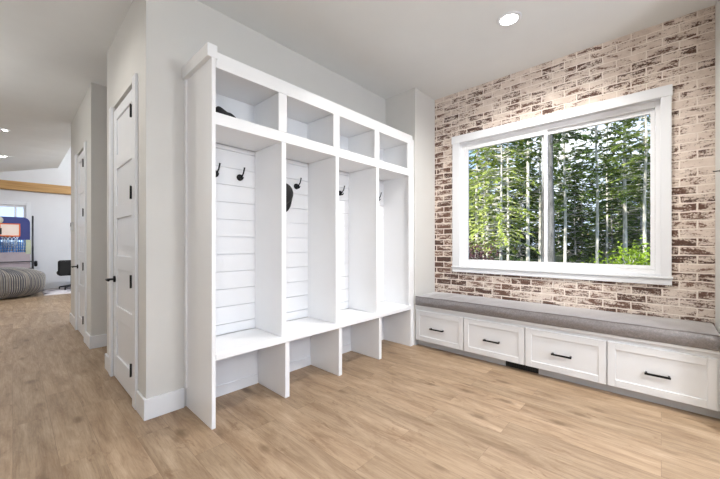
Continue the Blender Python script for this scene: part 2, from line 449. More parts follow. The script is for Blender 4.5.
k.box(XG - .035, XG + .07, y0, .040, z0, z1); k.box(XG - .035, XG + .07, 1.835, y1, z0, z1)
k.box(XG - .035, XG + .07, .04, 1.835, z0, 1.03); k.box(XG - .035, XG + .07, .04, 1.835, 2.50, z1)
k.build('window_frame', M['vinyl'], w1, o, .004)
for n_, (a, b2, dx) in enumerate(((.041, .968, 0.012), (.905, 1.834, -.022))):
    k = MB(); x0, x1 = XG + dx - .012, XG + dx + .02; f_ = .032
    k.box(x0, x1, a, a + f_, 1.031, 2.499); k.box(x0, x1, b2 - f_, b2, 1.031, 2.499)
    k.box(x0, x1, a + f_, b2 - f_, 1.031, 1.066); k.box(x0, x1, a + f_, b2 - f_, 2.458, 2.499)
    s_ = k.build('sash', M['vinyl'], w1, o, .003)
    MB().box(XG + dx + .003, XG + dx + .006, a + f_ - .005, b2 - f_ + .005, 1.06, 2.463).build('pane', M['glass'], s_, o)

# far window in the living room
w2 = thing('window_2', (-.35, 12.5, 1.25), kind=S); o = w2.location
k = MB(); a, b2, z0, z1 = W2
k.box(a - .09, a, 12.48, 12.5, z0 - .09, z1 + .09); k.box(b2, b2 + .09, 12.48, 12.5, z0 - .09, z1 + .09)
k.box(a, b2, 12.48, 12.5, z1, z1 + .09); k.box(a, b2, 12.48, 12.5, z0 - .09, z0)
k.build('casing', M['trim'], w2, o, .003)
k = MB(); k.box(a, a + .05, 12.52, 12.6, z0, z1); k.box(b2 - .05, b2, 12.52, 12.6, z0, z1); k.box(a + .05, b2 - .05, 12.52, 12.6, z0, z0 + .05)
k.box(a + .05, b2 - .05, 12.52, 12.6, z1 - .05, z1); k.box(.03, .07, 12.53, 12.59, z0 + .05, z1 - .05); k.box(-.5, -.44, 12.53, 12.59, z0 + .05, z1 - .05)
k.build('sash', M['vinyl'], w2, o)
MB().box(a + .04, b2 - .04, 12.555, 12.559, z0 + .04, z1 - .04).build('pane', M['glass'], w2, o)

# ------------------------------------------------------------------ mudroom locker
LX0, LX1 = .922, 3.385
lk = thing('mudroom_locker', ((LX0 + LX1) / 2, YW, 0), 'white four-bay mudroom locker with seat, top cubbies and shiplap backs', 'locker')
o = lk.location; BV = .003
SZ0, SZ1 = .462, .507
YBK = 2.684                                  # face of the shiplap
k = MB(); k.box(LX0, LX0 + .028, YF - .008, YW - .002, 0, 2.56); k.build('side_panel', M['white'], lk, o, BV)
k = MB(); k.box(LX1 - .045, LX1, YF + .012, YW - .002, 0, 2.56); k.build('side_panel', M['white'], lk, o, BV)
k = MB(); k.box(LX0 - .014, LX0, YW - .035, YW - .002, .151, 2.535); k.build('scribe_strip', M['white'], lk, o, .002)
k = MB(); k.box(.892, .960, YF - .012, YW - .002, 2.538, 2.628); k.build('crown_block', M['white'], lk, o, BV)
k = MB(); k.box(LX0 + .029, LX1 - .046, YF - .008, YBK, SZ0, SZ1); k.build('seat', M['white'], lk, o, .004)
k = MB(); k.box(.961, LX1, YU - .02, YU, 2.492, 2.602); k.build('top_rail', M['white'], lk, o, BV)
k = MB(); k.box(LX0 + .029, LX1 - .046, YU, YW - .03, 2.508, 2.53); k.build('top_panel', M['white'], lk, o)
k = MB(); k.box(LX0 + .029, LX1 - .046, YU - .02, YU + .0, 2.098, 2.182); k.box(LX0 + .029, LX1 - .046, YU, YW - .03, 2.155, 2.181)
k.box(LX0 + .029, LX1 - .046, YU, YW - .03, 2.098, 2.118)
k.build('cubby_shelf', M['white'], lk, o, .002)
ux = [1.525, 2.122, 2.722]
for x in ux:
    k = MB(); k.box(x - .062, x + .018, YU - .02, YU, 2.183, 2.491); k.box(x - .042, x - .002, YU, YW - .03, 2.182, 2.507)
    k.build('cubby_divider', M['white'], lk, o, .002)
    k = MB(); k.box(x - .034, x + .010, YU - .02, YBK, SZ1, 2.097); k.build('bay_divider', M['white'], lk, o, BV)
k = MB(); k.box(LX1 - .105, LX1 - .046, YU - .02, YU, 2.183, 2.491); k.box(LX1 - .075, LX1 - .046, YU - .02, YU, SZ1, 2.097); k.build('end_stile', M['white'], lk, o, .002)
for x in (1.543, 2.146, 2.748):
    k = MB(); k.box(x - .021, x + .021, YF + .008, YW - .024, 0, SZ0); k.build('seat_support', M['white'], lk, o, BV)
k = MB(); k.box(LX1 + .0005, XR - .001, YF + .02, YF + .04, 0, 2.56); k.build('filler_strip', M['white'], lk, o)
# shiplap: boards with open grooves over a backing sheet
k = MB(); z = SZ1 + .002; pitch = .1465; z0 = 1.911 - 10 * pitch
edges = [SZ1 + .002] + [z0 + i * pitch for i in range(0, 12)] + [2.097]
edges = [e for e in edges if SZ1 <= e <= 2.0971]
for i in range(len(edges) - 1):
    if edges[i + 1] - edges[i] < .012: continue
    k.box(LX0 + .029, LX1 - .046, YBK, YBK + .014, edges[i] + .0027, edges[i + 1] - .0027)
k.box(LX0 + .029, LX1 - .046, YBK + .014, YBK + .022, SZ1, 2.097)
k.build('shiplap_back', M['white'], lk, o)
k = MB(); k.box(LX0 + .029, LX1 - .046, YBK, YBK + .017, 2.182, 2.507); k.build('cubby_back', M['white'], lk, o)
k = MB(); k.box(LX0 + .029, LX1 - .046, YW - .022, YW - .006, 0, SZ0 - .001); k.build('lower_back', M['white'], lk, o)
k = MB()
for a, b2 in ((LX0 + .029, 1.521), (1.565, 2.124), (2.168, 2.726), (2.770, LX1 - .046)):
    k.box(a, b2, YW - .034, YW - .0225, 0, .088)
k.build('kick_board', M['white'], lk, o, .002)

def hook_meshes():
    d = MB(); d.lathe([(0, -.020), (.020, -.020), (.026, -.016), (.028, -.008), (.028, 0)], (0, 0, 0), 'Y', 24)
    p = MB(); p.tube([(0, -.006, 0), (0, -.045, .006), (.004, -.062, .03), (.008, -.07, .066), (.009, -.072, .078)], [.0065, .0065, .006, .0065, .008], 10)
    p.tube([(0, -.006, -.008), (0, -.035, -.022), (.001, -.052, -.018), (.002, -.06, -.004)], [.006, .006, .006, .007], 10)
    return d, p
d, p = hook_meshes()
hk0 = d.build('coat_hook', M['black'], lk); pr0 = p.build('prong', M['black'], hk0)
first = True
for x in (1.133, 1.345, 1.735, 1.940, 2.540, 3.195):
    if first: hk, pr = hk0, pr0; first = False
    else:
        hk = hk0.copy(); C.objects.link(hk); hk.parent = lk
        pr = pr0.copy(); C.objects.link(pr); pr.parent = hk
    hk.location = Vector((x, YBK, 1.842)) - o
    hk['label'] = 'black coat hook'

# black cap hanging on the hidden hook of the second bay
def cap(name, loc, rot, label, cat):
    t = thing(name, loc, label, cat); t.rotation_euler = rot
    k = MB(); prof = []; n = 28; rows = 9; vs = []; fs = []
    for i in range(rows):
        a = i / (rows - 1) * PI / 2
        for j in range(n):
            q = 2 * PI * j / n
            r = .088 * math.cos(a) ** .8
            vs.append((r * 1.12 * math.cos(q), r * math.sin(q), .118 * math.sin(a) ** .9))
    for i in range(rows - 1):
        for j in range(n):
            fs.append((i * n + j, i * n + (j + 1) % n, (i + 1) * n + (j + 1) % n, (i + 1) * n + j))
    k.add(vs, fs, True); ob = k.build('crown', M['blackfabric'], t)
    m = ob.modifiers.new('thick', 'SOLIDIFY'); m.thickness = .004
    k = MB(); vs = []; fs = []; nu, nv = 14, 6
    for i in range(nu + 1):
        q = (i / nu - .5) * 2.3
        for j in range(nv + 1):
            f = j / nv; rr = 1 + f * .78 * math.cos(q * .62)
            x = .098 * math.cos(q) * 1 + f * .075 * max(0, math.cos(q * .75)); y = .088 * math.sin(q) * (1 - .08 * f)
            vs.append((x, y, .004 - .016 * f * f - .22 * y * y / .088 * f * 1.0))
    for i in range(nu):
        for j in range(nv):
            fs.append((i * (nv + 1) + j, (i + 1) * (nv + 1) + j, (i + 1) * (nv + 1) + j + 1, i * (nv + 1) + j + 1))
    k.add(vs, fs, True); ob = k.build('brim', M['blackfabric'], t)
    m = ob.modifiers.new('thick', 'SOLIDIFY'); m.thickness = .004
    k = MB(); k.lathe([(0, .124), (.006, .122), (.008, .117)], (0, 0, 0), 'Z', 12); k.build('button', M['blackfabric'], t)
    return t
cap('cap', (1.702, 2.55, 1.727), (PI / 2, PI / 2, -.5), 'black cap hanging in the second locker bay from the hall', 'cap')

# soft black hat lying in the first cubby
def soft_hat():
    loc = (1.065, 2.345, 2.183)
    k = MB(); n, rows = 30, 10; vs = []; fs = []
    for i in range(rows + 1):
        a = i / rows * PI / 2
        for j in range(n):
            q = 2 * PI * j / n; x = .098 * math.cos(q) * math.cos(a) ** .6; y = .07 * math.sin(q) * math.cos(a) ** .6
            hgt = .040 + .034 * math.exp(-((x + .055) / .03) ** 2) + .012 * math.exp(-((x - .03) / .03) ** 2) - .018 * (x / .085)
            z = hgt * math.sin(a)
            nz = mnoise.noise(Vector((x * 22, y * 22, z * 22)))
            vs.append((loc[0] + x * (1 + .06 * nz), loc[1] + y * (1 + .1 * nz), loc[2] + max(0, z * (1 + .12 * nz))))
    for i in range(rows):
        for j in range(n):
            fs.append((i * n + j, i * n + (j + 1) % n, (i + 1) * n + (j + 1) % n, (i + 1) * n + j))
    k.add(vs, fs, True); k.add([vs[j] for j in range(n)][::-1], [tuple(range(n))])
    t = k.build('soft_hat', M['blackfabric'], origin=loc)
    tag(t, 'crumpled soft black hat lying in the top cubby nearest the hall', 'hat')
soft_hat()

# ------------------------------------------------------------------ window bench
XD = 3.41
bn = thing('window_bench', (3.65, .96, 0), 'white built-in bench with four drawers under the window', 'bench'); o = bn.location
Y0, Y1 = YR + .003, YF - .003
k = MB(); k.box(XD + .019, XB - .003, Y0, Y1, .075, .482); k.build('cabinet_body', M['bench'], bn, o, .002)
k = MB(); k.box(XD - .004, XB - .003, Y0, Y1, .483, .505); k.build('bench_top', M['bench'], bn, o, .003)
k = MB(); k.box(XD + .075, XD + .09, Y0, .872, 0, .074); k.box(XD + .075, XD + .09, 1.182, Y1, 0, .074); k.build('toe_kick', M['toe'], bn, o)
k = MB(); k.box(XD + .082, XD + .09, .873, 1.181, 0, .074)
for i in range(14): k.box(XD + .078, XD + .082, .885 + i * .0215, .893 + i * .0215, .008, .066)
v_ = k.build('toe_vent', M['vent'], bn, o); v_['label'] = 'black heating vent in the toe kick'
for (a, b2, h0, h1) in ((1.612, 2.228, 1.847, 2.020), (.982, 1.601, 1.211, 1.377), (.341, .969, .5835, .744), (-.294, .330, -.054, .097)):
    k = MB(); z0, z1 = .079, .446
    k.box(XD + .006, XD + .018, a, b2, z0, z1); st = .052
    k.box(XD - .003, XD + .007, a, a + st, z0, z1); k.box(XD - .003, XD + .007, b2 - st, b2, z0, z1)
    k.box(XD - .003, XD + .007, a + st, b2 - st, z0, z0 + st + .008); k.box(XD - .003, XD + .007, a + st, b2 - st, z1 - st - .008, z1)
    dr = k.build('drawer', M['bench'], bn, o, .0025)
    k = MB(); zc = .250
    k.box(XD - .036, XD - .026, h0, h1, zc - .008, zc + .008)
    for q in (h0 + .004, h1 - .016): k.box(XD - .03, XD + .006, q, q + .012, zc - .008, zc + .008)
    hn = k.build('handle', M['black'], dr, (0, 0, 0), .0015); hn.location = (-o[0], -o[1], -o[2]); hn['label'] = 'black bar handle'

# cushion
def cushion():
    x0, x1, z0, z1 = XD - .012, XB - .006, .506, .620
    y0, y1 = YR + .008, YF - .010
    ns = 90; vs = []; fs = []; prof = []
    r = .011
    def arc(cx, cz, a0, a1, n=5):
        for i in range(n + 1):
            a = a0 + (a1 - a0) * i / n; prof.append((cx + r * math.cos(a), cz + r * math.sin(a)))
    arc(x0 + r, z0 + r, 1.5 * PI, PI)
    for i in range(1, 5): prof.append((x0, z0 + r + (z1 - z0 - 2 * r) * i / 5))
    arc(x0 + r, z1 - r, PI, PI / 2)
    for i in range(1, 14): prof.append((x0 + r + (x1 - x0 - 2 * r) * i / 14, z1))
    arc(x1 - r, z1 - r, PI / 2, 0); arc(x1 - r, z0 + r, 0, -PI / 2)
    m = len(prof); xc, zc = (x0 + x1) / 2, (z0 + z1) / 2
    edge = [0, .004, .012, .024]
    ys = [y0 + e for e in edge] + [y0 + .024 + (y1 - y0 - .048) * i / ns for i in range(1, ns)] + [y1 - e for e in edge[::-1]]
    for y in ys:
        e = min(y - y0, y1 - y); s_ = 0 if e > .024 else (1 - math.sqrt(max(0, 1 - (1 - e / .024) ** 2))) * .022
        for (x, z) in prof:
            fx = 1 - 2 * s_ / (x1 - x0); fz = 1 - 2 * s_ / (z1 - z0)
            xx = xc + (x - xc) * fx; zz = zc + (z - zc) * fz
            up = (z - z0) / (z1 - z0); mid = math.sin(PI * (x - x0) / (x1 - x0))
            zz += .014 * up * mid * min(1, e / .15)                     # plump top
            nz = mnoise.noise(Vector((x * 3, y * 5.2, z * 9))); n2 = mnoise.noise(Vector((x * 9, y * 17, z * 26 + y * 9)))
            wr = .006 + .012 * max(0, min(1, (y - 1.0) / 1.1))
            zz += up * wr * (.5 * nz + .3 * n2)
            if x < x0 + .03: xx += -.004 + wr * 1.0 * n2 * math.sin(PI * up) - .012 * math.sin(PI * up)
            vs.append((xx, y, max(zz, .5055)))
    for i in range(len(ys) - 1):
        for j in range(m):
            fs.append((i * m + j, i * m + (j + 1) % m, (i + 1) * m + (j + 1) % m, (i + 1) * m + j))
    k = MB(); k.add(vs, fs, True)
    k.add(vs[:m], [tuple(range(m))]); k.add(vs[-m:], [tuple(range(m))[::-1]])
    loc = ((x0 + x1) / 2, (y0 + y1) / 2, .506)
    t = k.build('bench_cushion', M['cushion'], origin=loc)
    tag(t, 'long grey fabric cushion lying on the window bench', 'cushion')
    # piping along the top front edge follows the cushion surface
    jt = min(range(m), key=lambda q: (prof[q][0] - (x0 + .003)) ** 2 + (prof[q][1] - (z1 - .003)) ** 2)
    pts = [Vector(vs[i * m + jt]) + Vector((-.001, 0, .001)) for i in range(2, len(ys) - 2)]
    k = MB(); k.tube(pts, .0042, 8); k.build('piping', M['piping'], t, loc)
cushion()

# black peg on the alcove wall at the right end of the bench
k = MB(); k.lathe([(0, .003), (.007, .003), (.008, 0)], (3.62, YR, 1.815), 'Y', 20)
t = k.build('wall_hook', M['black'], origin=(3.62, YR, 1.815)); tag(t, 'black hook on the plain wall right of the brick', 'hook')
k = MB(); k.tube([(3.62, YR + .005, 1.815), (3.62, YR + .03, 1.815), (3.62, YR + .036, 1.818)], .004, 10); k.build('peg', M['black'], t, (3.62, YR, 1.815))

# ------------------------------------------------------------------ recessed lights
def downlight(x, y, z, label, power, first=None, rad=.085, group='recessed ceiling lights'):
    if first is None:
        t = thing('recessed_light', (x, y, z))
        k = MB(); k.lathe([(.070, -.002), (.072, -.009), (.096, -.006), (.100, 0)], (0, 0, 0), 'Z', 36); k.build('trim_ring', M['trim'], t)
        k = MB(); k.lathe([(0, -.0035), (.071, -.0035)], (0, 0, 0), 'Z', 36); k.build('lens', M['lamp'], t)
    else:
        t = first.copy(); C.objects.link(t); t.location = (x, y, z)
        for ch in first.children:
            q = ch.copy(); C.objects.link(q); q.parent = t
            if q.type == 'LIGHT': q.data = ch.data.copy()
    tag(t, label, 'ceiling light', group)
    la = next((q for q in t.children if q.type == 'LIGHT'), None)
    if la is None:
        ld = bpy.data.lights.new('lamp', 'SPOT'); la = bpy.data.objects.new('lamp', ld); C.objects.link(la); la.parent = t
        la.location = (0, 0, -.03)
    ld = la.data; ld.energy = power; ld.spot_size = math.radians(165); ld.spot_blend = .9; ld.shadow_soft_size = .07; ld.color = (1, .965, .92)
    return t
P0 = 110
l0 = downlight(2.927, .964, CEIL, 'lit recessed ceiling light in front of the brick window wall', P0)
downlight(-.125, 8.189, CEIL - .01, 'lit recessed ceiling light in the hall, nearer of the two at the left edge', 40, l0)
downlight(-.174, 10.496, CEIL - .05, 'lit recessed ceiling light in the hall, farther of the two at the left edge', 40, l0)
for (x, y, p) in ((2.927, -.6, 95), (1.25, -.35, 48), (1.25, -1.6, 48), (-.35, -.5, 30), (-.15, 3.3, 26), (-.75, 5.75, 26)):  # extra downlights out of view, added to even out the room brightness
    downlight(x, y, CEIL, 'added out-of-view recessed fill light in the ceiling above and around the camera', p, l0)

def globe(x, y, z, power, label):  # unseen globe lamps, added as fill to brighten walls and ceiling
    t = thing('fill_globe', (x, y, CEIL), label, 'ceiling light')
    k = MB(); k.lathe([(0, 0), (.07, 0), (.07, -.02), (.02, -.03), (.008, -.04), (.008, z - CEIL + .16)], (0, 0, 0), 'Z', 24); k.build('canopy', M['steel'], t)
    k = MB(); k.lathe([(.15 * math.sin(PI * i / 16), z - CEIL - .15 * math.cos(PI * i / 16)) for i in range(17)], (0, 0, 0), 'Z', 28); sh = k.build('shade', M['globe'], t)
    ld = bpy.data.lights.new('lamp', 'POINT'); la = bpy.data.objects.new('lamp', ld); C.objects.link(la); la.parent = t
    la.location = (0, 0, z - CEIL - .19); ld.energy = power; ld.shadow_soft_size = .18; ld.color = (.97, .985, 1)
M['globe'] = emis('opal_fill_globe', (1, .97, .92), 6)
globe(1.7, -1.9, 2.5, 90, 'added opal globe fill light behind the camera, toward the bench')
globe(-1.15, -1.25, 2.5, 42, 'added opal globe fill light behind the camera, toward the hall')
globe(-1.1, 5.0, 2.6, 14, 'added opal globe fill light halfway along the hall')
globe(2.6, 9.6, 3.4, 190, 'added opal globe fill light in the living room')

# ------------------------------------------------------------------ living room things
# bean bag with corduroy ribs
def beanbag():
    cx, cy, R, Hh = -.40, 11.24, .95, .73
    n, rows = 1200, 30; vs = []; fs = []
    for i in range(rows + 1):
        a = -PI / 2 + PI * i / rows
        ca = abs(math.cos(a)) ** (.62 if a > 0 else .36); sa = math.copysign(abs(math.sin(a)) ** .8, math.sin(a))
        for j in range(n):
            q = 2 * PI * j / n
            rib = .009 * math.cos(q * 150) * min(1, ca * 1.3)
            nz = mnoise.noise(Vector((math.cos(q) * 2.2, math.sin(q) * 2.2, a * 1.6))) * .05
            r = (R * ca) * (1 + nz * .8) + rib
            z = Hh / 2 + sa * Hh / 2 * (1 + (nz if sa > 0 else 0)) - (.05 * (1 - ca) if sa > 0 else 0)
            z += .006 * math.cos(q * 150) * max(0, sa)
            vs.append((cx + r * math.copysign(abs(math.cos(q)) ** .75, math.cos(q)), cy + r * .64 * math.copysign(abs(math.sin(q)) ** .75, math.sin(q)), max(0.001, z)))
    for i in range(rows):
        for j in range(n):
            fs.append((i * n + j, i * n + (j + 1) % n, (i + 1) * n + (j + 1) % n, (i + 1) * n + j))
    k = MB(); k.add(vs, fs, True)
    m, nt, b = new_mat('corduroy_beige'); co = objco(nt)
    s_ = N(nt, 'ShaderNodeSeparateXYZ'); L(nt, co, s_.inputs[0])
    an = math_node(nt, 'ARCTAN2', s_.outputs['Y'], s_.outputs['X'])
    sn = math_node(nt, 'COSINE', math_node(nt, 'MULTIPLY', an, 150))
    f = math_node(nt, 'ADD', math_node(nt, 'MULTIPLY', sn, .5), .5)
    nn = noise(nt, co, 5, 4)
    L(nt, mixc(nt, f, (.10, .105, .13), ramp(nt, nn.outputs['Fac'], [(.3, (.27, .25, .215)), (.7, (.42, .385, .325))])), b.inputs['Base Color'])
    b.inputs['Roughness'].default_value = .9; b.inputs['Sheen Weight'].default_value = .3
    t = k.build('bean_bag', m, origin=(cx, cy, 0)); tag(t, 'large round ribbed beige and grey bean bag on the hall floor', 'bean bag')
beanbag()

# patterned rug
def mat_rug():
    m, nt, b = new_mat('patterned_rug'); co = objco(nt)
    v = N(nt, 'ShaderNodeTexVoronoi'); v.inputs['Scale'].default_value = 5; L(nt, co, v.inputs['Vector'])
    n = noise(nt, co, 14, 4, .7)
    f = math_node(nt, 'ADD', math_node(nt, 'MULTIPLY', v.outputs['Distance'], .8), math_node(nt, 'MULTIPLY', n.outputs['Fac'], .6))
    L(nt, ramp(nt, f, [(.48, (.07, .065, .09)), (.58, (.40, .37, .41)), (.70, (.62, .58, .60))]), b.inputs['Base Color'])
    b.inputs['Roughness'].default_value = 1; bump(nt, b, n.outputs['Fac'], .6, .02); return m
k = MB(); vs = []; fs = []
nx, ny = 30, 16; rx0, rx1, ry0, ry1 = .52, 2.4, 10.95, 12.3
for q in range(2):
    for i in range(nx + 1):
        for j in range(ny + 1):
            e = min(i, nx - i, j * 1.0, ny - j)
            z = .001 if q == 0 else (.004 if e == 0 else .022 + .006 * mnoise.noise(Vector((i * .9, j * .9, 0))))
            vs.append((rx0 + (rx1 - rx0) * i / nx, ry0 + (ry1 - ry0) * j / ny, z))
b0 = (nx + 1) * (ny + 1)
for i in range(nx):
    for j in range(ny):
        a = i * (ny + 1) + j; fs.append((b0 + a, b0 + a + ny + 1, b0 + a + ny + 2, b0 + a + 1)); fs.append((a, a + 1, a + ny + 2, a + ny + 1))
for i in range(nx):
    for j in (0, ny):
        a = i * (ny + 1) + j; fs.append((a, a + ny + 1, b0 + a + ny + 1, b0 + a))
for j in range(ny):
    for i in (0, nx):
        a = i * (ny + 1) + j; fs.append((a, a + 1, b0 + a + 1, b0 + a))
k.add(vs, fs, True); t = k.build('rug', mat_rug(), origin=((rx0 + rx1) / 2, (ry0 + ry1) / 2, 0))
tag(t, 'white and charcoal patterned rug on the floor beside the bean bag', 'rug')

# black swivel chair
def chair():
    x, y = 1.12, 11.9
    t = thing('swivel_chair', (x, y, .02), 'black swivel chair standing past the end of the passage wall', 'chair'); o = t.location
    k = MB(); k.box(x - .30, x + .30, y - .22, y + .30, .40, .52); k.build('seat', M['blackleather'], t, o, .05, seg=4)
    k = MB(); k.box(x - .31, x + .31, y - .33, y - .19, .41, .82); k.build('backrest', M['blackleather'], t, o, .05, seg=4)
    k = MB(); k.tube([(x, y, .10), (x, y, .42)], .035, 14); k.build('post', M['steel'], t, o)
    for i in range(5):
        a = i * 2 * PI / 5 + .3; c_, s_ = math.cos(a), math.sin(a)
        k = MB(); k.tube([(x, y, .12), (x + .27 * c_, y + .27 * s_, .085)], [.028, .018], 10)
        lg = k.build('leg', M['steel'], t, o)
        k = MB(); k.lathe([(0, -.014), (.026, -.014), (.03, 0), (.026, .014), (0, .014)], (x + .27 * c_, y + .27 * s_, .053), 'X', 14)
        q = k.build('caster', M['black'], lg); q.location = (-o[0], -o[1], -o[2])
chair()

# arcade basketball game
def hoops():
    x0, x1, yb = -.88, .36, 12.20
    t = thing('basketball_game', (-.26, yb - .4, 0), 'folding blue basketball hoop game standing behind the bean bag', 'basketball game'); o = t.location
    blue = paint('blue_backboard', (.035, .05, .22), .4, .04, 60, .02); org = paint('orange_rim', (.75, .16, .03), .4, .03, 60, .02)
    wht = paint('pale_panel', (.92, .80, .72), .5, .03, 60, .02); net = paint('white_net', (.55, .68, .85), .8, .05, 200, .1)
    bnet = paint('blue_side_net', (.10, .30, .68), .8, .1, 200, .1); fab = paint('mauve_ramp_fabric', (.40, .34, .37), .8, .06, 80, .1)
    grn = paint('pale_green_strap', (.55, .60, .45), .8, .06, 80, .1)
    # backboard with rounded upper corners
    k = MB(); pts = []; z0, z1, r = 1.36, 1.95, .14; bx1 = x1 - .05; bx0 = x0 + .05
    for cx, cz, a0 in ((bx1 - r, z1 - r, 0), (bx0 + r, z1 - r, PI / 2)):
        for i in range(9):
            a = a0 + PI / 2 * i / 8; pts.append((cx + r * math.cos(a), cz + r * math.sin(a)))
    pts += [(bx0, z0), (bx1, z0)]; n = len(pts)
    vs = [(x, yb - .01, z) for x, z in pts] + [(x, yb + .015, z) for x, z in pts]
    k.add(vs, [tuple(range(n)), tuple(range(2 * n - 1, n - 1, -1))] + [(i, (i + 1) % n, n + (i + 1) % n, n + i) for i in range(n)])
    bb = k.build('backboard', blue, t, o)
    def sub(mb, name, mat, par): q = mb.build(name, mat, par); q.location = (-o[0], -o[1], -o[2]); return q
    for cx in (-.05, -.47):
        k = MB(); k.box(cx - .17, cx + .17, yb - .014, yb - .0102, 1.47, 1.76); sub(k, 'target_panel', wht, bb)
        k = MB()
        for a, b2, c_, d_ in ((cx - .185, cx + .185, 1.755, 1.78), (cx - .185, cx + .185, 1.45, 1.475), (cx - .185, cx - .16, 1.475, 1.755), (cx + .16, cx + .185, 1.475, 1.755)):
            k.box(a, b2, yb - .019, yb - .0142, c_, d_)
        sub(k, 'target_frame', org, bb)
        k = MB(); cc = [(cx + .15 * math.cos(2 * PI * i / 24), yb - .19 + .15 * math.sin(2 * PI * i / 24), 1.45) for i in range(25)]
        k.tube(cc, .014, 8, False); k.box(cx - .05, cx + .05, yb - .05, yb - .0195, 1.43, 1.46)
        rm = k.build('rim', org, t, o)
        k = MB(); m_ = 12
        for i in range(m_):
            a = 2 * PI * i / m_; b_ = a + .5; c2 = a - .5
            for q in (b_, c2):
                k.tube([(cx + .15 * math.cos(a), yb - .19 + .15 * math.sin(a), 1.44), (cx + .12 * math.cos(q), yb - .19 + .12 * math.sin(q), 1.33), (cx + .10 * math.cos(a), yb - .19 + .10 * math.sin(a), 1.20)], .007, 5)
        k.build('net', net, t, o)
    # oval emblem and dark score panel in the middle of the board
    k = MB(); k.lathe([(0, yb - .016), (.10, yb - .016), (.10, yb - .0105)], (-.26, 0, 1.86), 'Y', 24); 
    em = sub(k, 'emblem', paint('pale_emblem', (.62, .60, .50), .5, .1, 60, .02), bb)
    k = MB(); k.box(-.34, -.10 - .09, yb - .03, yb - .0105, 1.50, 1.66); sub(k, 'score_panel', M['vent'], bb)
    # blue net panel under the board, ramp fabric, frame poles
    k = MB()
    for i in range(26):
        xx = x0 + .05 + i * (x1 - x0 - .14) / 25; k.tube([(xx, yb - .02, 1.36), (xx + .02 * math.sin(i), yb - .02, 1.02)], .011, 5)
    for zz in (1.30, 1.22, 1.14, 1.06): k.tube([(x0 + .05, yb - .02, zz), (x1 - .09, yb - .02, zz)], .008, 5)
    k.build('lower_net', bnet, t, o)
    k = MB(); k.add([(x0 + .04, yb + .0, 1.10), (x1 - .05, yb + .0, 1.10), (x1 - .05, yb - .26, .55), (x0 + .04, yb - .26, .55),
                     (x0 + .04, yb + .02, 1.09), (x1 - .05, yb + .02, 1.09), (x1 - .05, yb - .26, .535), (x0 + .04, yb - .26, .535)],
                    [(0, 1, 2, 3), (7, 6, 5, 4), (0, 4, 5, 1), (1, 5, 6, 2), (2, 6, 7, 3), (3, 7, 4, 0)])
    k.build('ramp', fab, t, o)
    for xx in (x0, x1):
        k = MB(); k.tube([(xx, yb + .01, 0), (xx, yb + .01, 2.0)], .019, 10); k.build('pole', M['steel'], t, o)
        k = MB(); k.tube([(xx, yb - .30, 0), (xx, yb - .29, .66), (xx, yb, 1.12)], .017, 10); k.build('side_rail', M['steel'], t, o)
        k = MB(); k.tube([(xx, yb - .29, .10), (xx, yb, .10)], .014, 8); k.build('foot_bar', M['steel'], t, o)
        k = MB(); k.lathe([(0, -.03), (.06, -.03), (.075, -.01), (.075, .01), (.06, .03), (0, .03)], (xx + .05, yb - .24, .74), 'X', 18); k.build('knob', M['black'], t, o)
    k = MB(); k.tube([(x0, yb - .29, .62), (x1, yb - .29, .62)], .02, 8); k.tube([(x0, yb - .2, .80), (x1, yb - .2, .80)], .014, 8); k.build('cross_bar', M['steel'], t, o)
    k = MB(); k.box(x1 - .13, x1 - .03, yb - .05, yb - .035, .98, 1.36); q = k.build('strap', grn, t, o, .005)
hoops()

# ------------------------------------------------------------------ outdoors
MB().box(4.2, 160, -90, 110, -1.0, -.8).build('ground', M['ground'], kind=S)

def blade(vs, fs, p, d, up, l, w):
    s_ = d.cross(up)
    if s_.length < 1e-4: s_ = Vector((1, 0, 0))
    s_ = s_.normalized() * w; b = len(vs)
    vs += [tuple(p - s_ * .3), tuple(p + d * l * .45 - s_), tuple(p + d * l), tuple(p + d * l * .45 + s_)]
    fs.append((b, b + 1, b + 2, b + 3))

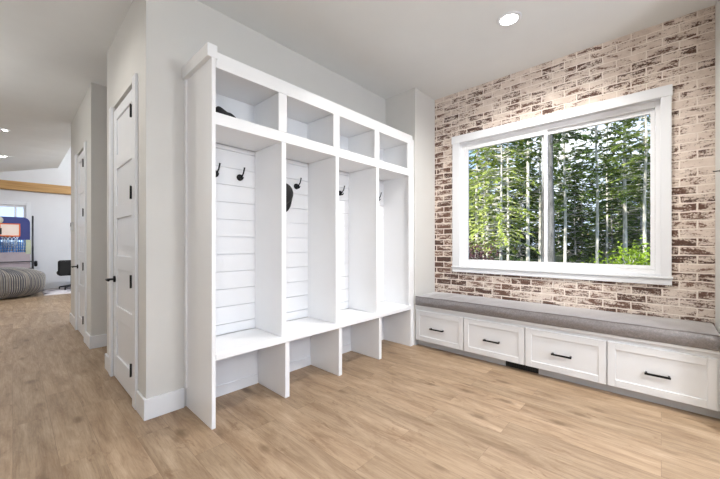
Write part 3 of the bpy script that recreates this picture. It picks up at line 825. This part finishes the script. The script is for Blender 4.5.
def conifer_mesh(name, seed, h, zb, R, rate, mat, leaf=.34, bark=None, r0=.16, drop=.35):
    rnd = random.Random(seed); vs = []; fs = []; bt = MB()
    zz = zb
    while zz < h - .3:
        f = (zz - zb) / (h - zb); L_ = R * (1 - f) ** .75 * (.55 + .45 * min(1, f * 6 + .4))
        for q in range(rnd.randint(3, 5)):
            a = rnd.random() * 2 * PI; l = L_ * rnd.uniform(.55, 1.1); up0 = rnd.uniform(.0, .25) + .35 * f
            d0 = Vector((math.cos(a), math.sin(a), up0)).normalized(); p = Vector((0, 0, zz + rnd.uniform(-.15, .15)))
            n = max(3, int(l / .22)); bp = [p.copy()]
            for i in range(n):
                t = i / n; d = (d0 + Vector((0, 0, -drop * t * 1.6))).normalized(); p = p + d * (l / n)
                bp.append(p.copy())
                if t < .12: continue
                for s_ in range(5 if leaf < .4 else 3):
                    side = Vector((-math.sin(a), math.cos(a), 0)) * rnd.uniform(-1, 1)
                    dd = (d * .8 + side * .9 + Vector((0, 0, rnd.uniform(-.45, .25)))).normalized()
                    upv = Vector((rnd.uniform(-.5, .5), rnd.uniform(-.5, .5), 1))
                    blade(vs, fs, p, dd, upv, leaf * rnd.uniform(.7, 1.4), leaf * rnd.uniform(.14, .26))
            if l > .5: bt.tube([bp[0], bp[len(bp) // 2], bp[-1]], [.028, .018, .006], 4, False)
        zz += rnd.uniform(.55, 1.0) * rate
    me = bpy.data.meshes.new(name); me.from_pydata(vs, [], fs); me.materials.append(mat); me.update()
    for i in range(9): pass
    pts = []; rs = []
    for i in range(10):
        t = i / 9; pts.append((.12 * math.sin(i * 1.3 + seed) * t, .12 * math.cos(i * .9 + seed) * t * .6, -1 + (h + .9) * t)); rs.append(r0 * (1 - .9 * t) + .01)
    # bare dead twigs below the crown
    for i in range(16):
        z = rnd.uniform(1.2, zb + .5); a = rnd.random() * 2 * PI; l = rnd.uniform(.4, 1.1)
        bt.tube([(0, 0, z), (l * math.cos(a), l * math.sin(a), z - .15 * l)], [.016, .006], 4, False)
    bt.tube(pts, rs, 10)
    mt = bpy.data.meshes.new(name + '_trunk'); mt.from_pydata(bt.v, [], bt.f); mt.polygons.foreach_set('use_smooth', bt.sm)
    mt.materials.append(bark or M['barkpale']); mt.update()
    return me, mt

def leafy_mesh(name, seed, h, zb, R, n, mat, leaf=.16, bark=None, r0=.07, stems=1):
    rnd = random.Random(seed); vs = []; fs = []; bt = MB()
    cl = []
    for i in range(int(n / 26)):
        f = rnd.random(); z = zb + (h - zb) * f; rr = R * math.sqrt(max(.04, math.sin(PI * min(.97, f * .85 + .12)))) * math.sqrt(rnd.random())
        a = rnd.random() * 2 * PI; cl.append(Vector((rr * math.cos(a), rr * math.sin(a), z)))
    for cpt in cl:
        s_ = rnd.uniform(.25, .5) * min(1, R)
        for i in range(26):
            p = cpt + Vector((rnd.gauss(0, s_), rnd.gauss(0, s_), rnd.gauss(0, s_ * .55)))
            d = Vector((rnd.gauss(0, 1), rnd.gauss(0, 1), rnd.gauss(-.2, .6))).normalized()
            blade(vs, fs, p, d, Vector((rnd.uniform(-.6, .6), rnd.uniform(-.6, .6), 1)), leaf * rnd.uniform(.7, 1.4), leaf * rnd.uniform(.25, .42))
        if rnd.random() < .6: bt.tube([(0, 0, max(.0, cpt.z - .5 - .4 * cpt.to_2d().length)), tuple(cpt)], [.02, .006], 4, False)
    me = bpy.data.meshes.new(name); me.from_pydata(vs, [], fs); me.materials.append(mat); me.update()
    for i in range(stems):
        a = i * 2.4; q = .12 if stems > 1 else 0
        bt.tube([(q * math.cos(a), q * math.sin(a), -1), (q * 2 * math.cos(a), q * 2 * math.sin(a), h * .45), (q * 4 * math.cos(a), q * 4 * math.sin(a), h * .9)], [r0, r0 * .7, r0 * .25], 8)
    mt = bpy.data.meshes.new(name + '_trunk'); mt.from_pydata(bt.v, [], bt.f); mt.polygons.foreach_set('use_smooth', bt.sm)
    mt.materials.append(bark or M['barkpale']); mt.update()
    return me, mt

PR = {
 'firA': conifer_mesh('fir_a', 3, 22, 4.6, 3.1, .42, M['needle'], .38, r0=.17),
 'firB': conifer_mesh('fir_b', 8, 19, 5.4, 2.5, .46, M['needle'], .36, r0=.12),
 'firC': conifer_mesh('fir_c', 14, 20, 7.2, 2.1, .52, M['needle'], .35, r0=.11),
 'firD': conifer_mesh('fir_d', 21, 15, 1.0, 3.3, .55, M['needledark'], .75, M['barkgrey'], r0=.11),
 'firE': conifer_mesh('fir_e', 33, 9, .4, 2.4, .45, M['needledark'], .55, M['barkgrey'], r0=.08),
 'firF': conifer_mesh('fir_f', 55, 18, 4.5, 3.0, .6, M['needle'], .70, r0=.11),
 'dark': conifer_mesh('dark_fir', 41, 18, 7, 2.2, .8, M['needledark'], .42, M['barkdark'], .17),
 'bright': conifer_mesh('bright_tree', 5, 10.5, 1.9, 2.5, .25, M['leafbright'], .25, r0=.08, drop=.55),
 'shrub': leafy_mesh('shrub', 6, 1.75, .1, .95, 2600, M['shrubgreen'], .13, r0=.02, stems=4),
 'red': leafy_mesh('red_shrub', 9, 1.9, .1, 1.0, 1900, M['shrubred'], .13, r0=.02, stems=4),
}
def tree(kind, px, depth, label, group=None, sc=1.0, rz=0.0, cat='tree', name=None, z=-.8):
    x, y = away(px, depth)
    t = thing(name or ('fir_tree' if kind[:3] == 'fir' or kind == 'dark' else 'leafy_tree'), (x, y, z), label, cat, group)
    t.rotation_euler.z = rz; t.scale = (sc, sc, sc)
    for nm, me in (('foliage' if cat != 'shrub' else 'leaves', PR[kind][0]), ('trunk' if cat != 'shrub' else 'stem', PR[kind][1])):
        q = bpy.data.objects.new(nm, me); C.objects.link(q); q.parent = t
    return t
G = 'forest trees outside the window'
tree('firA', 625, 27, 'tall fir with the thickest pale trunk in the right window pane', G, 1.0, .4)
tree('firC', 597, 25, 'slender fir with a straight pale trunk in the middle of the right pane', G, 1.0, 1.0)
tree('dark', 551, 15, 'dark grey trunked fir just right of the window mullion', G, .95, 2.0)
tree('firC', 528, 20, 'fir with a bright white trunk just left of the window mullion', G, 1.0, 3.1)
tree('bright', 501, 17, 'bright yellow-green drooping tree in the middle of the left pane', G, 1.0, .0)
tree('bright', 484, 21.5, 'pale green drooping tree behind and left of the brightest tree in the left pane', G, 1.0, 2.0)
tree('firB', 565, 24, 'thin pale-trunked fir with green crown near the mullion in the right pane', G, .9, .9)
tree('firB', 645, 22, 'fir at the right edge of the right window pane', G, .95, 4.2)
tree('firC', 477, 22, 'thin fir at the left edge of the left window pane', G, .95, 5.1)
tree('firB', 540, 29, 'fir partly hidden behind the window mullion', G, 1.0, 2.7)
tree('firB', 487, 30, 'fir rising behind the yellow-green leafy tree, left of its trunk', G, 1.05, 1.7)
tree('firC', 508, 27, 'thin fir behind the yellow-green leafy tree, right of its trunk', G, 1.0, .3)
tree('firC', 607, 32, 'thin pale trunk just right of the slender fir in the right pane', G, .9, 2.2)
tree('firE', 575, 30, 'young dark fir under the patch of open sky', G, .95, .6)
tree('firE', 612, 33, 'young dark fir left of the thickest pale trunk', G, 1.1, 1.6)
tree('firE', 641, 31, 'young dark fir right of the thickest pale trunk', G, 1.1, 2.6)
tree('firE', 520, 31, 'young dark fir behind the bright white trunk', G, 1.1, 3.3)
tree('firE', 478, 33, 'young dark fir low at the left edge of the left pane', G, 1.0, 4.4)
rnd = random.Random(77)
i = 0
for px in range(404, 732, 6):
    kd = ['firD', 'firF', 'firE', 'firD', 'firE', 'firF', 'firD'][i % 7]
    d = 36 + (i * 37 % 41); sc = .85 + .35 * ((i * 53) % 10) / 10
    if 562 < px < 592: kd, sc = ('firE' if i % 2 else 'firD'), (.9 + .1 * (i % 3))
    tree(kd, px + rnd.uniform(-2, 2), d, 'dense dark fir deep in the forest outside the window', 'background forest firs', sc, i * 1.3)
    i += 1
tree('shrub', 637, 12.5, 'bright yellow-green shrub low in the right corner of the window', None, 1.05, .3, 'shrub', 'garden_shrub')
tree('red', 474, 14.5, 'dark red leaved shrub low in the left corner of the window', None, 1.0, 1.3, 'shrub', 'garden_shrub')

# ------------------------------------------------------------------ light
sun = bpy.data.lights.new('sun', 'SUN'); so = bpy.data.objects.new('sun', sun); C.objects.link(so)
sun.energy = 6.0; sun.angle = math.radians(1.0); sun.color = (1, .95, .86)
so.rotation_euler = Vector((.78, -.20, -.55)).to_track_quat('-Z', 'Y').to_euler(); so.location = (0, 0, 20)

W = bpy.data.worlds.new('world'); SC.world = W; W.use_nodes = True; nt = W.node_tree
bg = nt.nodes['Background']; tc = N(nt, 'ShaderNodeTexCoord'); sp = N(nt, 'ShaderNodeSeparateXYZ'); L(nt, tc.outputs['Generated'], sp.inputs[0])
cl = noise(nt, tc.outputs['Generated'], 3.5, 6, .6)
sky = ramp(nt, sp.outputs['Z'], [(0, (.46, .60, .86)), (.35, (.36, .53, .86)), (1, (.42, .58, .92))])
cloud = ramp(nt, cl.outputs['Fac'], [(.48, (0, 0, 0)), (.70, (1, 1, 1))]); cs = N(nt, 'ShaderNodeSeparateColor'); L(nt, cloud, cs.inputs[0])
L(nt, mixc(nt, cs.outputs[0], sky, (1, 1, 1)), bg.inputs[0]); bg.inputs[1].default_value = 1.15

vs_ = SC.view_settings; vs_.view_transform = 'Standard'; vs_.look = 'None'; vs_.exposure = .87; vs_.gamma = 1; vs_.use_curve_mapping = False
SC.cycles.use_denoising = True; SC.cycles.max_bounces = 10; SC.cycles.diffuse_bounces = 6; SC.cycles.transparent_max_bounces = 16
SC.cycles.sample_clamp_indirect = 8; SC.cycles.caustics_reflective = False; SC.cycles.caustics_refractive = False
